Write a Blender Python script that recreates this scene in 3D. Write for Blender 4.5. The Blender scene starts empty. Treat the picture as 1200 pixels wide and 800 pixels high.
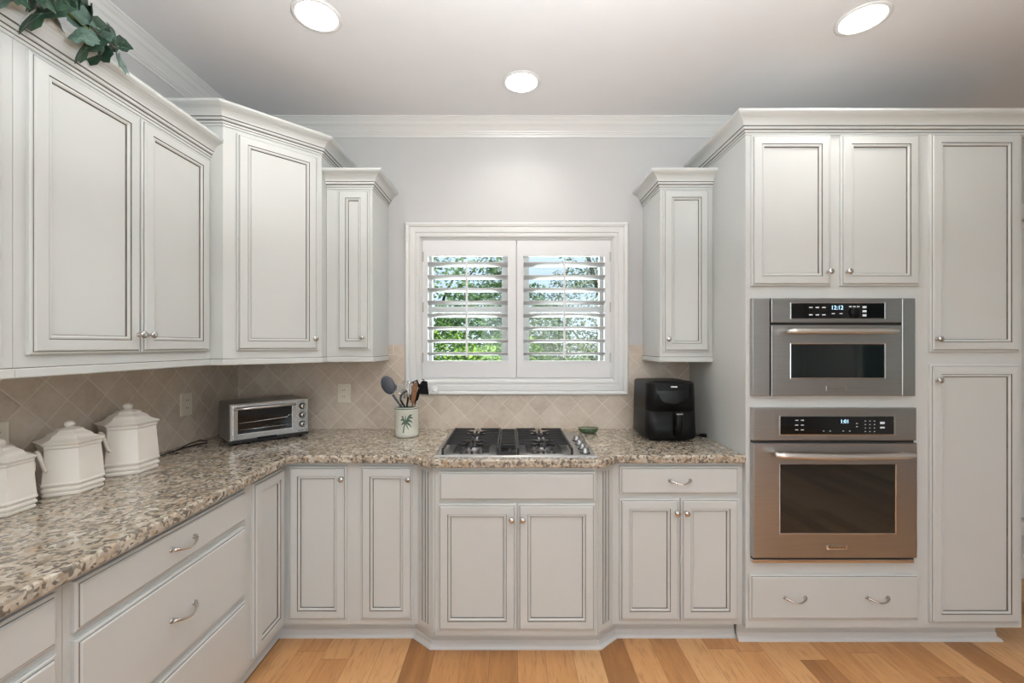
import bpy, math, random
from mathutils import Vector, Matrix
PI = math.pi
R_ = math.radians
C = bpy.context.scene.collection
random.seed(7)

# ------------------------------------------------------------------ camera, world, lights, exposure
CAMY, CAMZ = -2.65, 1.428
cd = bpy.data.cameras.new('camera'); cam = bpy.data.objects.new('camera', cd); C.objects.link(cam)
cam.location = (0, CAMY, CAMZ); cam.rotation_euler = (PI/2, 0, 0)
cd.sensor_width = 36; cd.lens = 505/1200*36; cd.shift_x = 2/1200; cd.shift_y = 4/1200
cd.clip_start = 0.05; cd.clip_end = 200
bpy.context.scene.camera = cam
vs = bpy.context.scene.view_settings
vs.view_transform = 'Standard'; vs.look = 'None'; vs.gamma = 1; vs.use_curve_mapping = False
vs.exposure = -0.24
w = bpy.data.worlds.new('sky'); bpy.context.scene.world = w; w.use_nodes = True
nt = w.node_tree; nt.nodes.clear()
wo = nt.nodes.new('ShaderNodeOutputWorld'); bg = nt.nodes.new('ShaderNodeBackground')
sk = nt.nodes.new('ShaderNodeTexSky'); sk.sky_type = 'HOSEK_WILKIE'; sk.sun_direction = (0.3, -0.6, 0.75); sk.turbidity = 4
hz = nt.nodes.new('ShaderNodeMixRGB'); hz.inputs[0].default_value = .45; hz.inputs[2].default_value = (.30, .33, .36, 1)
nt.links.new(sk.outputs[0], hz.inputs[1]); nt.links.new(hz.outputs[0], bg.inputs[0]); bg.inputs[1].default_value = 5.0
nt.links.new(bg.outputs[0], wo.inputs[0])

def light(name, kind, loc, rot, power, color=(1,1,1), **kw):
    l = bpy.data.lights.new(name, kind); l.energy = power; l.color = color
    for k, v in kw.items(): setattr(l, k, v)
    o = bpy.data.objects.new(name, l); C.objects.link(o); o.location = loc; o.rotation_euler = rot
    return o
light('sun', 'SUN', (0, 0, 8), (math.radians(24), 0, math.radians(20)), 7.0, (1, .96, .9), angle=0.02)
DAY = (0.93, 0.97, 1.0)
# daylight entering by the big windows behind the camera and on the right of the room
light('daylight_front', 'AREA', (1.2, -6.05, 1.45), (PI/2, 0, 0), 62, DAY, shape='RECTANGLE', size=3.6, size_y=1.9)
light('ceiling_fill', 'AREA', (0.2, -2.45, 1.9), (PI, 0, 0), 110, (.97, .985, 1), shape='DISK', size=.6)  # added fill lamp aimed up, brightens the ceiling; not a fixture of the room
light('daylight_kitchen_window', 'AREA', (0.04, 0.45, 1.75), (-PI/2, 0, 0), 38, DAY, shape='RECTANGLE', size=1.3, size_y=1.1)
CAN_POWER = 18

# ------------------------------------------------------------------ materials
def mat(name, col, rough=.5, metal=0, var=0, vscale=8, bump=0, bscale=60, spec=.5, coat=0, stretch=None):
    m = bpy.data.materials.new(name); m.use_nodes = True; t = m.node_tree; b = t.nodes['Principled BSDF']
    b.inputs['Base Color'].default_value = (*col, 1); b.inputs['Roughness'].default_value = rough
    b.inputs['Metallic'].default_value = metal; b.inputs['Specular IOR Level'].default_value = spec
    b.inputs['Coat Weight'].default_value = coat
    tc = t.nodes.new('ShaderNodeTexCoord'); mp = t.nodes.new('ShaderNodeMapping')
    t.links.new(tc.outputs['Object'], mp.inputs[0])
    if stretch: mp.inputs['Scale'].default_value = stretch
    if var:
        n = t.nodes.new('ShaderNodeTexNoise'); n.inputs['Scale'].default_value = vscale; n.inputs['Detail'].default_value = 4
        t.links.new(mp.outputs[0], n.inputs['Vector'])
        r = t.nodes.new('ShaderNodeValToRGB')
        r.color_ramp.elements[0].position = .3; r.color_ramp.elements[1].position = .7
        r.color_ramp.elements[0].color = (*[max(0, c*(1-var)) for c in col], 1)
        r.color_ramp.elements[1].color = (*[min(1, c*(1+var)) for c in col], 1)
        t.links.new(n.outputs['Fac'], r.inputs[0]); t.links.new(r.outputs[0], b.inputs['Base Color'])
    if bump:
        n2 = t.nodes.new('ShaderNodeTexNoise'); n2.inputs['Scale'].default_value = bscale
        t.links.new(mp.outputs[0], n2.inputs['Vector'])
        bp = t.nodes.new('ShaderNodeBump'); bp.inputs['Strength'].default_value = bump; bp.inputs['Distance'].default_value = .01
        t.links.new(n2.outputs['Fac'], bp.inputs['Height']); t.links.new(bp.outputs[0], b.inputs['Normal'])
    return m
def emit(name, col, s):
    m = bpy.data.materials.new(name); m.use_nodes = True; t = m.node_tree; b = t.nodes['Principled BSDF']
    b.inputs['Base Color'].default_value = (*col, 1)
    b.inputs['Emission Color'].default_value = (*col, 1); b.inputs['Emission Strength'].default_value = s
    return m
PAINT = mat('cabinet_paint', (.612, .628, .615), .38, var=.02, vscale=3)
GLAZE = mat('brown_glaze', (.13, .115, .10), .5, var=.25, vscale=20)
WALLP = mat('wall_paint', (.56, .56, .56), .9, var=.01, bump=.05, bscale=200)
CEILP = mat('ceiling_paint', (.74, .74, .75), .95, var=.01, bump=.05, bscale=150)
TRIMP = mat('white_trim_paint', (.72, .72, .71), .35, var=.01)
SHUT = mat('shutter_white', (.76, .76, .77), .35, var=.01)
STEEL = mat('brushed_steel', (.47, .465, .46), .33, 1, var=.06, vscale=6, stretch=(1, 1, 60))
STEELD = mat('dark_steel', (.28, .28, .285), .35, .9, var=.1, vscale=5)
STEELB = mat('bright_steel', (.72, .71, .70), .2, 1, var=.03)
HANDM = mat('satin_handle_steel', (.80, .79, .78), .36, 1, var=.02)
TOAST = mat('toaster_steel', (.64, .63, .62), .24, 1, var=.05, vscale=6, stretch=(1, 1, 40))
CHROME = mat('satin_nickel', (.62, .60, .58), .22, 1, var=.03)
BLACKG = mat('black_glass', (.006, .007, .008), .04, 0, var=.3, vscale=2, coat=.6)
OVENG = mat('tinted_oven_glass', (.010, .016, .018), .05, 0, var=.3, vscale=2, coat=1)
BLACKP = mat('black_plastic', (.004, .004, .0045), .36, 0, var=.2, vscale=10, spec=.2)
SCREEN = mat('black_touch_screen', (.006, .006, .007), .12, 0, var=.2, vscale=4, spec=.25)
BLACKM = mat('matte_black', (.018, .018, .018), .5, 0, var=.2, vscale=20)
IRON = mat('cast_iron', (.02, .02, .022), .5, .2, var=.3, vscale=60, bump=.1, bscale=300)
CERAM = mat('cream_ceramic', (.82, .77, .70), .34, 0, var=.03, vscale=6, coat=.15)
CROCK = mat('crock_glaze', (.68, .68, .60), .25, 0, var=.05, vscale=20, coat=.3)
PALMG = mat('palm_green', (.08, .13, .09), .5, var=.4, vscale=60)
PLATE = mat('outlet_plate', (.76, .70, .60), .4, var=.02)
SLOT = mat('outlet_slot', (.05, .045, .04), .6, var=.1)
WHITEP = mat('white_plastic', (.8, .8, .8), .3, var=.02)
GREYP = mat('grey_nylon', (.06, .07, .09), .35, var=.15, vscale=30)
WOODU = mat('wood_utensil', (.22, .10, .045), .5, var=.35, vscale=30, stretch=(1, 1, 6))
GREEN = mat('green_ceramic', (.05, .09, .04), .2, var=.4, vscale=40, coat=.5)
LEAFD = mat('ivy_leaf', (.025, .06, .036), .45, var=.5, vscale=25)
LEAFP = mat('ivy_leaf_pale', (.09, .15, .12), .5, var=.35, vscale=30)
LEAFY = mat('ivy_stem_yellow', (.28, .36, .05), .5, var=.2, vscale=30)
VEIN = mat('ivy_vein', (.22, .32, .22), .5, var=.1)
BARK = mat('bark', (.10, .08, .065), .9, var=.3, vscale=20)
LENS = emit('lamp_lens', (1, .98, .94), 14)
BLUE = emit('display_digits', (.45, .75, 1.0), 1.6)
LCD = emit('key_print', (.55, .58, .62), .35)
BRASS = mat('hinge_metal', (.45, .44, .42), .4, .8, var=.05)
BLIND = mat('blind_white', (.8, .8, .8), .5, var=.02)

def leafmat(name, a, b):
    m = mat(name, a, .6, var=0); t = m.node_tree; bs = t.nodes['Principled BSDF']
    g = t.nodes.new('ShaderNodeNewGeometry'); r = t.nodes.new('ShaderNodeValToRGB')
    r.color_ramp.elements[0].color = (*a, 1); r.color_ramp.elements[1].color = (*b, 1)
    t.links.new(g.outputs['Random Per Island'], r.inputs[0]); t.links.new(r.outputs[0], bs.inputs['Base Color'])
    bs.inputs['Subsurface Weight'].default_value = 0
    return m
LF1 = leafmat('bush_leaves_bright', (.08, .20, .02), (.38, .58, .08))
LF2 = leafmat('tree_leaves_dark', (.04, .10, .03), (.18, .32, .11))
LF3 = leafmat('tree_leaves_olive', (.08, .12, .04), (.26, .30, .14))

def glassmat():
    m = bpy.data.materials.new('window_glass'); m.use_nodes = True; t = m.node_tree; t.nodes.clear()
    o = t.nodes.new('ShaderNodeOutputMaterial'); mx = t.nodes.new('ShaderNodeMixShader')
    tr = t.nodes.new('ShaderNodeBsdfTransparent'); gl = t.nodes.new('ShaderNodeBsdfGlossy'); gl.inputs['Roughness'].default_value = .02
    fr = t.nodes.new('ShaderNodeFresnel'); fr.inputs[0].default_value = 1.45
    tr.inputs[0].default_value = (.94, .97, .96, 1)
    t.links.new(fr.outputs[0], mx.inputs[0]); t.links.new(tr.outputs[0], mx.inputs[1]); t.links.new(gl.outputs[0], mx.inputs[2])
    t.links.new(mx.outputs[0], o.inputs[0]); return m
GLASS = glassmat()

def N(t, kind, **kw):
    n = t.nodes.new(kind)
    for k, v in kw.items():
        if k in n.inputs: n.inputs[k].default_value = v
        else: setattr(n, k, v)
    return n
def math_n(t, op, a, b=None, c=None):
    n = t.nodes.new('ShaderNodeMath'); n.operation = op
    for i, x in enumerate((a, b, c)):
        if x is None: continue
        if isinstance(x, (int, float)): n.inputs[i].default_value = x
        else: t.links.new(x, n.inputs[i])
    return n.outputs[0]
def ramp(t, fac, stops, interp='LINEAR'):
    r = t.nodes.new('ShaderNodeValToRGB'); r.color_ramp.interpolation = interp; e = r.color_ramp.elements
    while len(e) < len(stops): e.new(.5)
    for x, (p, c) in zip(e, stops): x.position = p; x.color = (*c, 1)
    t.links.new(fac, r.inputs[0]); return r.outputs[0]
def mix(t, fac, a, b, mode='MIX'):
    m = t.nodes.new('ShaderNodeMixRGB'); m.blend_type = mode
    for i, x in enumerate((fac, a, b)):
        if isinstance(x, (int, float)): m.inputs[i].default_value = x
        elif isinstance(x, tuple): m.inputs[i].default_value = (*x, 1)
        else: t.links.new(x, m.inputs[i])
    return m.outputs[0]

def granite():
    m = bpy.data.materials.new('granite'); m.use_nodes = True; t = m.node_tree; b = t.nodes['Principled BSDF']
    tc = N(t, 'ShaderNodeTexCoord'); mp = N(t, 'ShaderNodeMapping'); t.links.new(tc.outputs['Object'], mp.inputs[0])
    mp.inputs['Rotation'].default_value = (.3, .5, .6)
    wn = N(t, 'ShaderNodeTexNoise', Scale=14., Detail=3.); t.links.new(mp.outputs[0], wn.inputs['Vector'])
    vm = t.nodes.new('ShaderNodeVectorMath'); vm.operation = 'MULTIPLY_ADD'
    t.links.new(wn.outputs['Color'], vm.inputs[0]); vm.inputs[1].default_value = (.035, .035, .035); t.links.new(mp.outputs[0], vm.inputs[2])
    V = vm.outputs[0]
    def vor(s):
        v = N(t, 'ShaderNodeTexVoronoi', Scale=s); t.links.new(V, v.inputs['Vector']); return v
    v1 = vor(56.); v2 = vor(95.); v3 = vor(27.)
    sep1 = N(t, 'ShaderNodeSeparateColor'); t.links.new(v1.outputs['Color'], sep1.inputs[0])
    sep2 = N(t, 'ShaderNodeSeparateColor'); t.links.new(v2.outputs['Color'], sep2.inputs[0])
    sep3 = N(t, 'ShaderNodeSeparateColor'); t.links.new(v3.outputs['Color'], sep3.inputs[0])
    n1 = N(t, 'ShaderNodeTexNoise', Scale=22., Detail=5.); t.links.new(mp.outputs[0], n1.inputs['Vector'])
    n2 = N(t, 'ShaderNodeTexNoise', Scale=75., Detail=4.); t.links.new(mp.outputs[0], n2.inputs['Vector'])
    base = ramp(t, sep1.outputs[0], [(0, (.52, .46, .37)), (.28, (.42, .35, .26)), (.52, (.62, .57, .48)), (.66, (.30, .23, .15)), (.82, (.36, .21, .09)), (.91, (.13, .095, .07))], 'CONSTANT')
    base2 = ramp(t, sep3.outputs[1], [(0, (.56, .51, .43)), (.5, (.36, .29, .21)), (.8, (.47, .41, .33))], 'CONSTANT')
    c = mix(t, .38, base, base2)
    spk = math_n(t, 'GREATER_THAN', math_n(t, 'ADD', sep2.outputs[1], math_n(t, 'MULTIPLY', n1.outputs['Fac'], .8)), 1.09)
    c = mix(t, math_n(t, 'MULTIPLY', spk, .88), c, (.045, .032, .024))
    gr = math_n(t, 'GREATER_THAN', math_n(t, 'ADD', sep2.outputs[0], math_n(t, 'MULTIPLY', n2.outputs['Fac'], .5)), 1.04)
    c = mix(t, math_n(t, 'MULTIPLY', gr, .6), c, (.27, .22, .17))
    c = mix(t, .14, c, ramp(t, n2.outputs['Fac'], [(.35, (.35, .30, .24)), (.6, (.72, .68, .6))]), 'MIX')
    t.links.new(c, b.inputs['Base Color']); b.inputs['Roughness'].default_value = .10
    b.inputs['Coat Weight'].default_value = .3; b.inputs['Coat Roughness'].default_value = .03
    return m
GRANITE = granite()

def tile():
    m = bpy.data.materials.new('travertine_tile'); m.use_nodes = True; t = m.node_tree; b = t.nodes['Principled BSDF']
    g = N(t, 'ShaderNodeNewGeometry'); s = N(t, 'ShaderNodeSeparateXYZ'); t.links.new(g.outputs['Position'], s.inputs[0])
    h = math_n(t, 'ADD', math_n(t, 'SUBTRACT', s.outputs[0], s.outputs[1]), .037)
    z = math_n(t, 'SUBTRACT', s.outputs[2], .915)
    P = .1525  # diamond pitch
    u = math_n(t, 'DIVIDE', math_n(t, 'ADD', h, z), P); v = math_n(t, 'DIVIDE', math_n(t, 'SUBTRACT', h, z), P)
    def edge(x):
        f = math_n(t, 'FRACT', x); return math_n(t, 'MINIMUM', f, math_n(t, 'SUBTRACT', 1., f))
    e = math_n(t, 'MINIMUM', edge(u), edge(v))
    bz = math_n(t, 'GREATER_THAN', s.outputs[2], 1.368)          # straight border course
    hb = math_n(t, 'DIVIDE', math_n(t, 'ADD', h, .03), .16)
    eb = math_n(t, 'MINIMUM', math_n(t, 'MULTIPLY', edge(hb), 1.), math_n(t, 'MULTIPLY', math_n(t, 'ABSOLUTE', math_n(t, 'SUBTRACT', s.outputs[2], 1.3695)), 8.))
    ee = mixf(t, bz, e, eb)
    grout = math_n(t, 'LESS_THAN', ee, .019)
    cid = N(t, 'ShaderNodeCombineXYZ'); t.links.new(math_n(t, 'FLOOR', u), cid.inputs[0]); t.links.new(math_n(t, 'FLOOR', v), cid.inputs[1])
    t.links.new(math_n(t, 'FLOOR', hb), cid.inputs[2])
    cid2 = N(t, 'ShaderNodeCombineXYZ'); t.links.new(math_n(t, 'FLOOR', u), cid2.inputs[0]); t.links.new(math_n(t, 'FLOOR', v), cid2.inputs[1])
    wn = N(t, 'ShaderNodeTexWhiteNoise'); t.links.new(cid2.outputs[0], wn.inputs['Vector'])
    n1 = N(t, 'ShaderNodeTexNoise', Scale=9., Detail=6., Roughness=.65); t.links.new(g.outputs['Position'], n1.inputs['Vector'])
    n2 = N(t, 'ShaderNodeTexNoise', Scale=45., Detail=5.); t.links.new(g.outputs['Position'], n2.inputs['Vector'])
    k = math_n(t, 'ADD', math_n(t, 'MULTIPLY', wn.outputs[0], .16), math_n(t, 'ADD', math_n(t, 'MULTIPLY', n1.outputs['Fac'], .75), math_n(t, 'MULTIPLY', n2.outputs['Fac'], .25)))
    c = ramp(t, k, [(.38, (.50, .405, .325)), (.56, (.59, .50, .41)), (.80, (.67, .59, .50))])
    c = mix(t, grout, c, (.70, .64, .56))
    t.links.new(c, b.inputs['Base Color']); b.inputs['Roughness'].default_value = .42
    bp = N(t, 'ShaderNodeBump', Strength=.35, Distance=.003)
    t.links.new(math_n(t, 'MINIMUM', math_n(t, 'MULTIPLY', ee, 22.), 1.), bp.inputs['Height']); t.links.new(bp.outputs[0], b.inputs['Normal'])
    return m
def mixf(t, f, a, b):
    return math_n(t, 'ADD', math_n(t, 'MULTIPLY', a, math_n(t, 'SUBTRACT', 1., f)), math_n(t, 'MULTIPLY', b, f))
TILE = tile()

def planks():
    m = bpy.data.materials.new('hardwood_planks'); m.use_nodes = True; t = m.node_tree; b = t.nodes['Principled BSDF']
    g = N(t, 'ShaderNodeNewGeometry'); s = N(t, 'ShaderNodeSeparateXYZ'); t.links.new(g.outputs['Position'], s.inputs[0])
    u = math_n(t, 'DIVIDE', math_n(t, 'ADD', s.outputs[0], .095), .128); iu = math_n(t, 'FLOOR', u)
    off = N(t, 'ShaderNodeTexWhiteNoise', noise_dimensions='1D'); t.links.new(iu, off.inputs['W'])
    v = math_n(t, 'ADD', math_n(t, 'DIVIDE', s.outputs[1], 1.1), math_n(t, 'MULTIPLY', off.outputs[0], 7.)); iv = math_n(t, 'FLOOR', v)
    cid = N(t, 'ShaderNodeCombineXYZ'); t.links.new(iu, cid.inputs[0]); t.links.new(iv, cid.inputs[1])
    wn = N(t, 'ShaderNodeTexWhiteNoise'); t.links.new(cid.outputs[0], wn.inputs['Vector'])
    gx = N(t, 'ShaderNodeCombineXYZ')
    t.links.new(math_n(t, 'MULTIPLY', s.outputs[0], 11.), gx.inputs[0])
    t.links.new(math_n(t, 'MULTIPLY', s.outputs[1], 1.3), gx.inputs[1]); t.links.new(math_n(t, 'MULTIPLY', wn.outputs[0], 31.), gx.inputs[2])
    n = N(t, 'ShaderNodeTexNoise', Scale=1.6, Detail=6., Roughness=.6, Distortion=1.2); t.links.new(gx.outputs[0], n.inputs['Vector'])
    wv = N(t, 'ShaderNodeTexNoise', Scale=9., Detail=3.); t.links.new(gx.outputs[0], wv.inputs['Vector'])
    c = ramp(t, math_n(t, 'ADD', math_n(t, 'MULTIPLY', wn.outputs[0], .62), math_n(t, 'MULTIPLY', n.outputs['Fac'], .42)),
             [(.2, (.33, .15, .055)), (.42, (.53, .26, .10)), (.62, (.64, .335, .14)), (.85, (.71, .425, .205))])
    c = mix(t, math_n(t, 'MULTIPLY', ramp(t, wv.outputs['Fac'], [(.52, (0, 0, 0)), (.75, (1, 1, 1))]), .55), c, (.30, .13, .05))
    fu = math_n(t, 'FRACT', u); fv = math_n(t, 'FRACT', v)
    gap = math_n(t, 'MAXIMUM', math_n(t, 'LESS_THAN', math_n(t, 'MINIMUM', fu, math_n(t, 'SUBTRACT', 1., fu)), .008),
                 math_n(t, 'LESS_THAN', math_n(t, 'MINIMUM', fv, math_n(t, 'SUBTRACT', 1., fv)), .0012))
    c = mix(t, math_n(t, 'MULTIPLY', gap, .6), c, (.16, .08, .03))
    t.links.new(c, b.inputs['Base Color']); b.inputs['Roughness'].default_value = .32
    return m
WOOD = planks()
GRASS = mat('lawn', (.10, .22, .04), .9, var=.4, vscale=6)

# ------------------------------------------------------------------ mesh helpers
class MB:
    def __init__(s): s.v = []; s.f = []; s.m = []; s.sm = []
    def face(s, idx, m=0, smooth=False): s.f.append(tuple(idx)); s.m.append(m); s.sm.append(smooth)
    def box(s, x0, x1, y0, y1, z0, z1, m=0):
        b = len(s.v)
        s.v += [(x, y, z) for z in (z0, z1) for y in (y0, y1) for x in (x0, x1)]
        for q in ((0,2,3,1), (4,5,7,6), (0,1,5,4), (2,6,7,3), (0,4,6,2), (1,3,7,5)): s.face([b+i for i in q], m)
        return s
    def prism(s, poly, z0, z1, m=0):          # poly counter-clockwise in x, y
        b = len(s.v); n = len(poly)
        s.v += [(x, y, z0) for x, y in poly] + [(x, y, z1) for x, y in poly]
        s.face([b+i for i in range(n)][::-1], m); s.face([b+n+i for i in range(n)], m)
        for i in range(n):
            j = (i+1) % n; s.face((b+i, b+j, b+n+j, b+n+i), m)
        return s
    def lathe(s, prof, seg=20, c=(0,0,0), axis='z', m=0, smooth=True, ang0=0, sx=1, sy=1, mats=None):
        b = len(s.v); n = len(prof)
        for r, h in prof:
            for k in range(seg):
                a = ang0 + 2*PI*k/seg; p, q = r*math.cos(a)*sx, r*math.sin(a)*sy
                if axis == 'z': v = (p, q, h)
                elif axis == 'y': v = (p, -h, q)       # h runs towards -y
                else: v = (h, p, q)
                s.v.append((v[0]+c[0], v[1]+c[1], v[2]+c[2]))
        for i in range(n-1):
            mm = mats[i] if mats else m
            for k in range(seg):
                l = (k+1) % seg; s.face((b+i*seg+k, b+i*seg+l, b+(i+1)*seg+l, b+(i+1)*seg+k), mm, smooth)
        s.face([b+k for k in range(seg)][::-1], m); s.face([b+(n-1)*seg+k for k in range(seg)], m)
        return s
    def tube(s, pts, r, seg=8, m=0, flat=1.0):
        pts = [Vector(p) for p in pts]; n = len(pts); b = len(s.v)
        rr = r if isinstance(r, (list, tuple)) else [r]*n
        up = Vector((0, 0, 1))
        for i, p in enumerate(pts):
            d = (pts[min(i+1, n-1)] - pts[max(i-1, 0)]).normalized()
            a = d.cross(up)
            if a.length < .15: a = d.cross(Vector((0, 1, 0)))
            a.normalize(); c = a.cross(d).normalized()
            for k in range(seg):
                t = 2*PI*k/seg; s.v.append(tuple(p + a*math.cos(t)*rr[i] + c*math.sin(t)*rr[i]*flat))
        for i in range(n-1):
            for k in range(seg):
                l = (k+1) % seg; s.face((b+i*seg+k, b+i*seg+l, b+(i+1)*seg+l, b+(i+1)*seg+k), m, True)
        s.face([b+k for k in range(seg)][::-1], m); s.face([b+(n-1)*seg+k for k in range(seg)], m)
        return s
    def sweep(s, path, prof, closed=False, mats=None, fmap=None):
        # path of (u, v); prof of (offset to the right of travel, w); closed profile, mitred corners
        fm = fmap or (lambda u, v, w: (u, v, w)); n = len(path); k = len(prof); b = len(s.v)
        P = [Vector(p) for p in path]
        def nrm(a, c): d = (c-a).normalized(); return Vector((d.y, -d.x))
        for i in range(n):
            ns = []
            if closed or i > 0: ns.append(nrm(P[i-1], P[i]))
            if closed or i < n-1: ns.append(nrm(P[i], P[(i+1) % n]))
            o = ns[0] if len(ns) == 1 else (ns[0]+ns[1]) / (1 + ns[0].dot(ns[1]))
            for off, wv in prof: q = P[i] + o*off; s.v.append(fm(q.x, q.y, wv))
        for i in range(n if closed else n-1):
            j = (i+1) % n
            for a in range(k):
                c = (a+1) % k; s.face((b+i*k+a, b+j*k+a, b+j*k+c, b+i*k+c), mats[a] if mats else 0)
        if not closed:
            s.face([b+a for a in range(k)]); s.face([b+(n-1)*k+a for a in range(k)][::-1])
        return s
    def plate(s, xs, zs, solid, y0, y1, m=0, axis='y'):    # board with openings, cells of a grid
        def V(x, y, z): return (x, y, z) if axis == 'y' else (y, x, z)
        ids = {}
        def vid(i, j, y):
            key = (i, j, y)
            if key not in ids: ids[key] = len(s.v); s.v.append(V(xs[i], y, zs[j]))
            return ids[key]
        nx, nz = len(xs)-1, len(zs)-1
        S = lambda i, j: 0 <= i < nx and 0 <= j < nz and solid(i, j)
        for i in range(nx):
            for j in range(nz):
                if not S(i, j): continue
                s.face((vid(i,j,y0), vid(i+1,j,y0), vid(i+1,j+1,y0), vid(i,j+1,y0)), m)
                s.face((vid(i,j,y1), vid(i,j+1,y1), vid(i+1,j+1,y1), vid(i+1,j,y1)), m)
                if not S(i-1, j): s.face((vid(i,j,y0), vid(i,j+1,y0), vid(i,j+1,y1), vid(i,j,y1)), m)
                if not S(i+1, j): s.face((vid(i+1,j,y0), vid(i+1,j,y1), vid(i+1,j+1,y1), vid(i+1,j+1,y0)), m)
                if not S(i, j-1): s.face((vid(i,j,y0), vid(i,j,y1), vid(i+1,j,y1), vid(i+1,j,y0)), m)
                if not S(i, j+1): s.face((vid(i,j+1,y0), vid(i+1,j+1,y0), vid(i+1,j+1,y1), vid(i,j+1,y1)), m)
        return s
    def rings(s, x0, x1, z0, z1, yb, prof, mats):
        # nested rectangles: prof of (inset, height out of the face at y = yb towards -y)
        b = len(s.v)
        for ins, h in prof:
            s.v += [(x0+ins, yb-h, z0+ins), (x1-ins, yb-h, z0+ins), (x1-ins, yb-h, z1-ins), (x0+ins, yb-h, z1-ins)]
        for i in range(len(prof)-1):
            for k in range(4):
                l = (k+1) % 4; s.face((b+4*i+k, b+4*i+l, b+4*i+4+l, b+4*i+4+k), mats[i])
        n = 4*(len(prof)-1); s.face((b+n, b+n+1, b+n+2, b+n+3), 0); s.face((b+3, b+2, b+1, b), 0)
        return s
    def xf(s, M, start=0):
        for i in range(start, len(s.v)): s.v[i] = tuple(M @ Vector(s.v[i]))
        return s
    def build(s, name, mats, parent=None, loc=None, bevel=0, seg=2, label=None, recalc=True):
        me = bpy.data.meshes.new(name); me.from_pydata(s.v, [], s.f)
        for m in (mats if isinstance(mats, (list, tuple)) else [mats]): me.materials.append(m)
        for p, mi, sm in zip(me.polygons, s.m, s.sm): p.material_index = mi; p.use_smooth = sm
        if recalc:
            import bmesh
            bm = bmesh.new(); bm.from_mesh(me); bmesh.ops.recalc_face_normals(bm, faces=bm.faces); bm.to_mesh(me); bm.free()
        o = bpy.data.objects.new(name, me); C.objects.link(o)
        if parent: o.parent = parent
        if loc: o.location = loc
        if bevel:
            b = o.modifiers.new('bevel', 'BEVEL'); b.width = bevel; b.segments = seg; b.limit_method = 'ANGLE'; b.angle_limit = math.radians(35)
        if label: o['label'] = label
        return o
def tag(o, label=None, cat=None, group=None, kind=None):
    if label: o['label'] = label
    if cat: o['category'] = cat
    if group: o['group'] = group
    if kind: o['kind'] = kind
    return o
def thing(name, label, cat, loc=(0,0,0), rz=0, group=None):
    o = bpy.data.objects.new(name, None); C.objects.link(o); o.location = loc; o.rotation_euler = (0, 0, rz)
    o.empty_display_size = .1
    return tag(o, label, cat, group)
def struct(o): o['kind'] = 'structure'; return o
def text(name, s, size, m, parent, loc, rot=(PI/2, 0, 0), ext=.0004):
    c = bpy.data.curves.new(name, 'FONT'); c.body = s; c.size = size; c.align_x = 'CENTER'; c.align_y = 'CENTER'; c.extrude = ext
    c.materials.append(m); o = bpy.data.objects.new(name, c); C.objects.link(o)
    bpy.context.view_layer.update()
    me = bpy.data.meshes.new_from_object(o.evaluated_get(bpy.context.evaluated_depsgraph_get())); bpy.data.objects.remove(o)
    o = bpy.data.objects.new(name, me); C.objects.link(o); o.parent = parent; o.location = loc; o.rotation_euler = rot
    o['kind'] = 'stuff'
    return o

# ------------------------------------------------------------------ room shell
LX, CZ, RX, FY = -1.679, 2.79, 5.2, -6.3
T = .15
WX0, WX1, WZ0, WZ1 = -.555, .633, 1.211, 2.087
struct(MB().box(LX-T, RX+T, FY-T, T, -.1, 0).build('floor', WOOD))
struct(MB().box(LX-T, RX+T, FY-T, T, CZ, CZ+.1).build('ceiling', CEILP))
xs = [LX-T, WX0, WX1, 2.75, 4.4, RX+T]; zs = [0, .35, WZ0, WZ1, 2.2, CZ]
struct(MB().plate(xs, zs, lambda i, j: not ((i == 1 and j == 2) or (i == 3 and j in (1, 2, 3))), 0, T).build('wall_back', WALLP))
struct(MB().box(LX-T, LX, FY-T, 0, 0, CZ).build('wall_left', WALLP))
# right and front walls with big window openings (behind the camera)
struct(MB().plate([FY-T, -5.2, -4.0, -3.8, -2.6, 0], [0, .6, 2.3, CZ], lambda i, j: not (i in (1, 3) and j == 1), RX, RX+T, axis='x').build('wall_right', WALLP))
struct(MB().plate([LX, -.6, .5, .65, 1.75, 1.9, 3.0, RX], [0, .5, 2.4, CZ], lambda i, j: not (i in (1, 3, 5) and j == 1), FY-T, FY).build('wall_front', WALLP))
def plain_window(n, x0, x1, z0, z1, yc, axis):
    r = bpy.data.objects.new('window_%d' % n, None); C.objects.link(r); r['kind'] = 'structure'
    f = MB()
    w_ = .05; zm = (z0+z1)/2
    for a, b, c, d in ((x0, x0+w_, z0, z1), (x1-w_, x1, z0, z1), (x0+w_, x1-w_, z0, z0+w_), (x0+w_, x1-w_, z1-w_, z1), (x0+w_, x1-w_, zm-.02, zm+.02), ((x0+x1)/2-.012, (x0+x1)/2+.012, z0+w_, z1-w_)):
        if axis == 'y': f.box(a, b, yc-.03, yc+.03, c, d)
        else: f.box(yc-.03, yc+.03, a, b, c, d)
    f.build('window_frame', TRIMP, r)
    g = MB()
    if axis == 'y': g.box(x0+.04, x1-.04, yc-.003, yc+.003, z0+.04, z1-.04)
    else: g.box(yc-.003, yc+.003, x0+.04, x1-.04, z0+.04, z1-.04)
    g.build('window_pane', GLASS, r)
    return r
plain_window(2, 2.75, 4.4, .35, 2.2, .08, 'y')
plain_window(3, -5.2, -4.0, .6, 2.3, RX+.08, 'x'); plain_window(4, -3.8, -2.6, .6, 2.3, RX+.08, 'x')
for i, a in enumerate((-.6, .65, 1.9)): plain_window(5+i, a, a+1.1, .5, 2.4, FY-.08, 'y')
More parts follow.
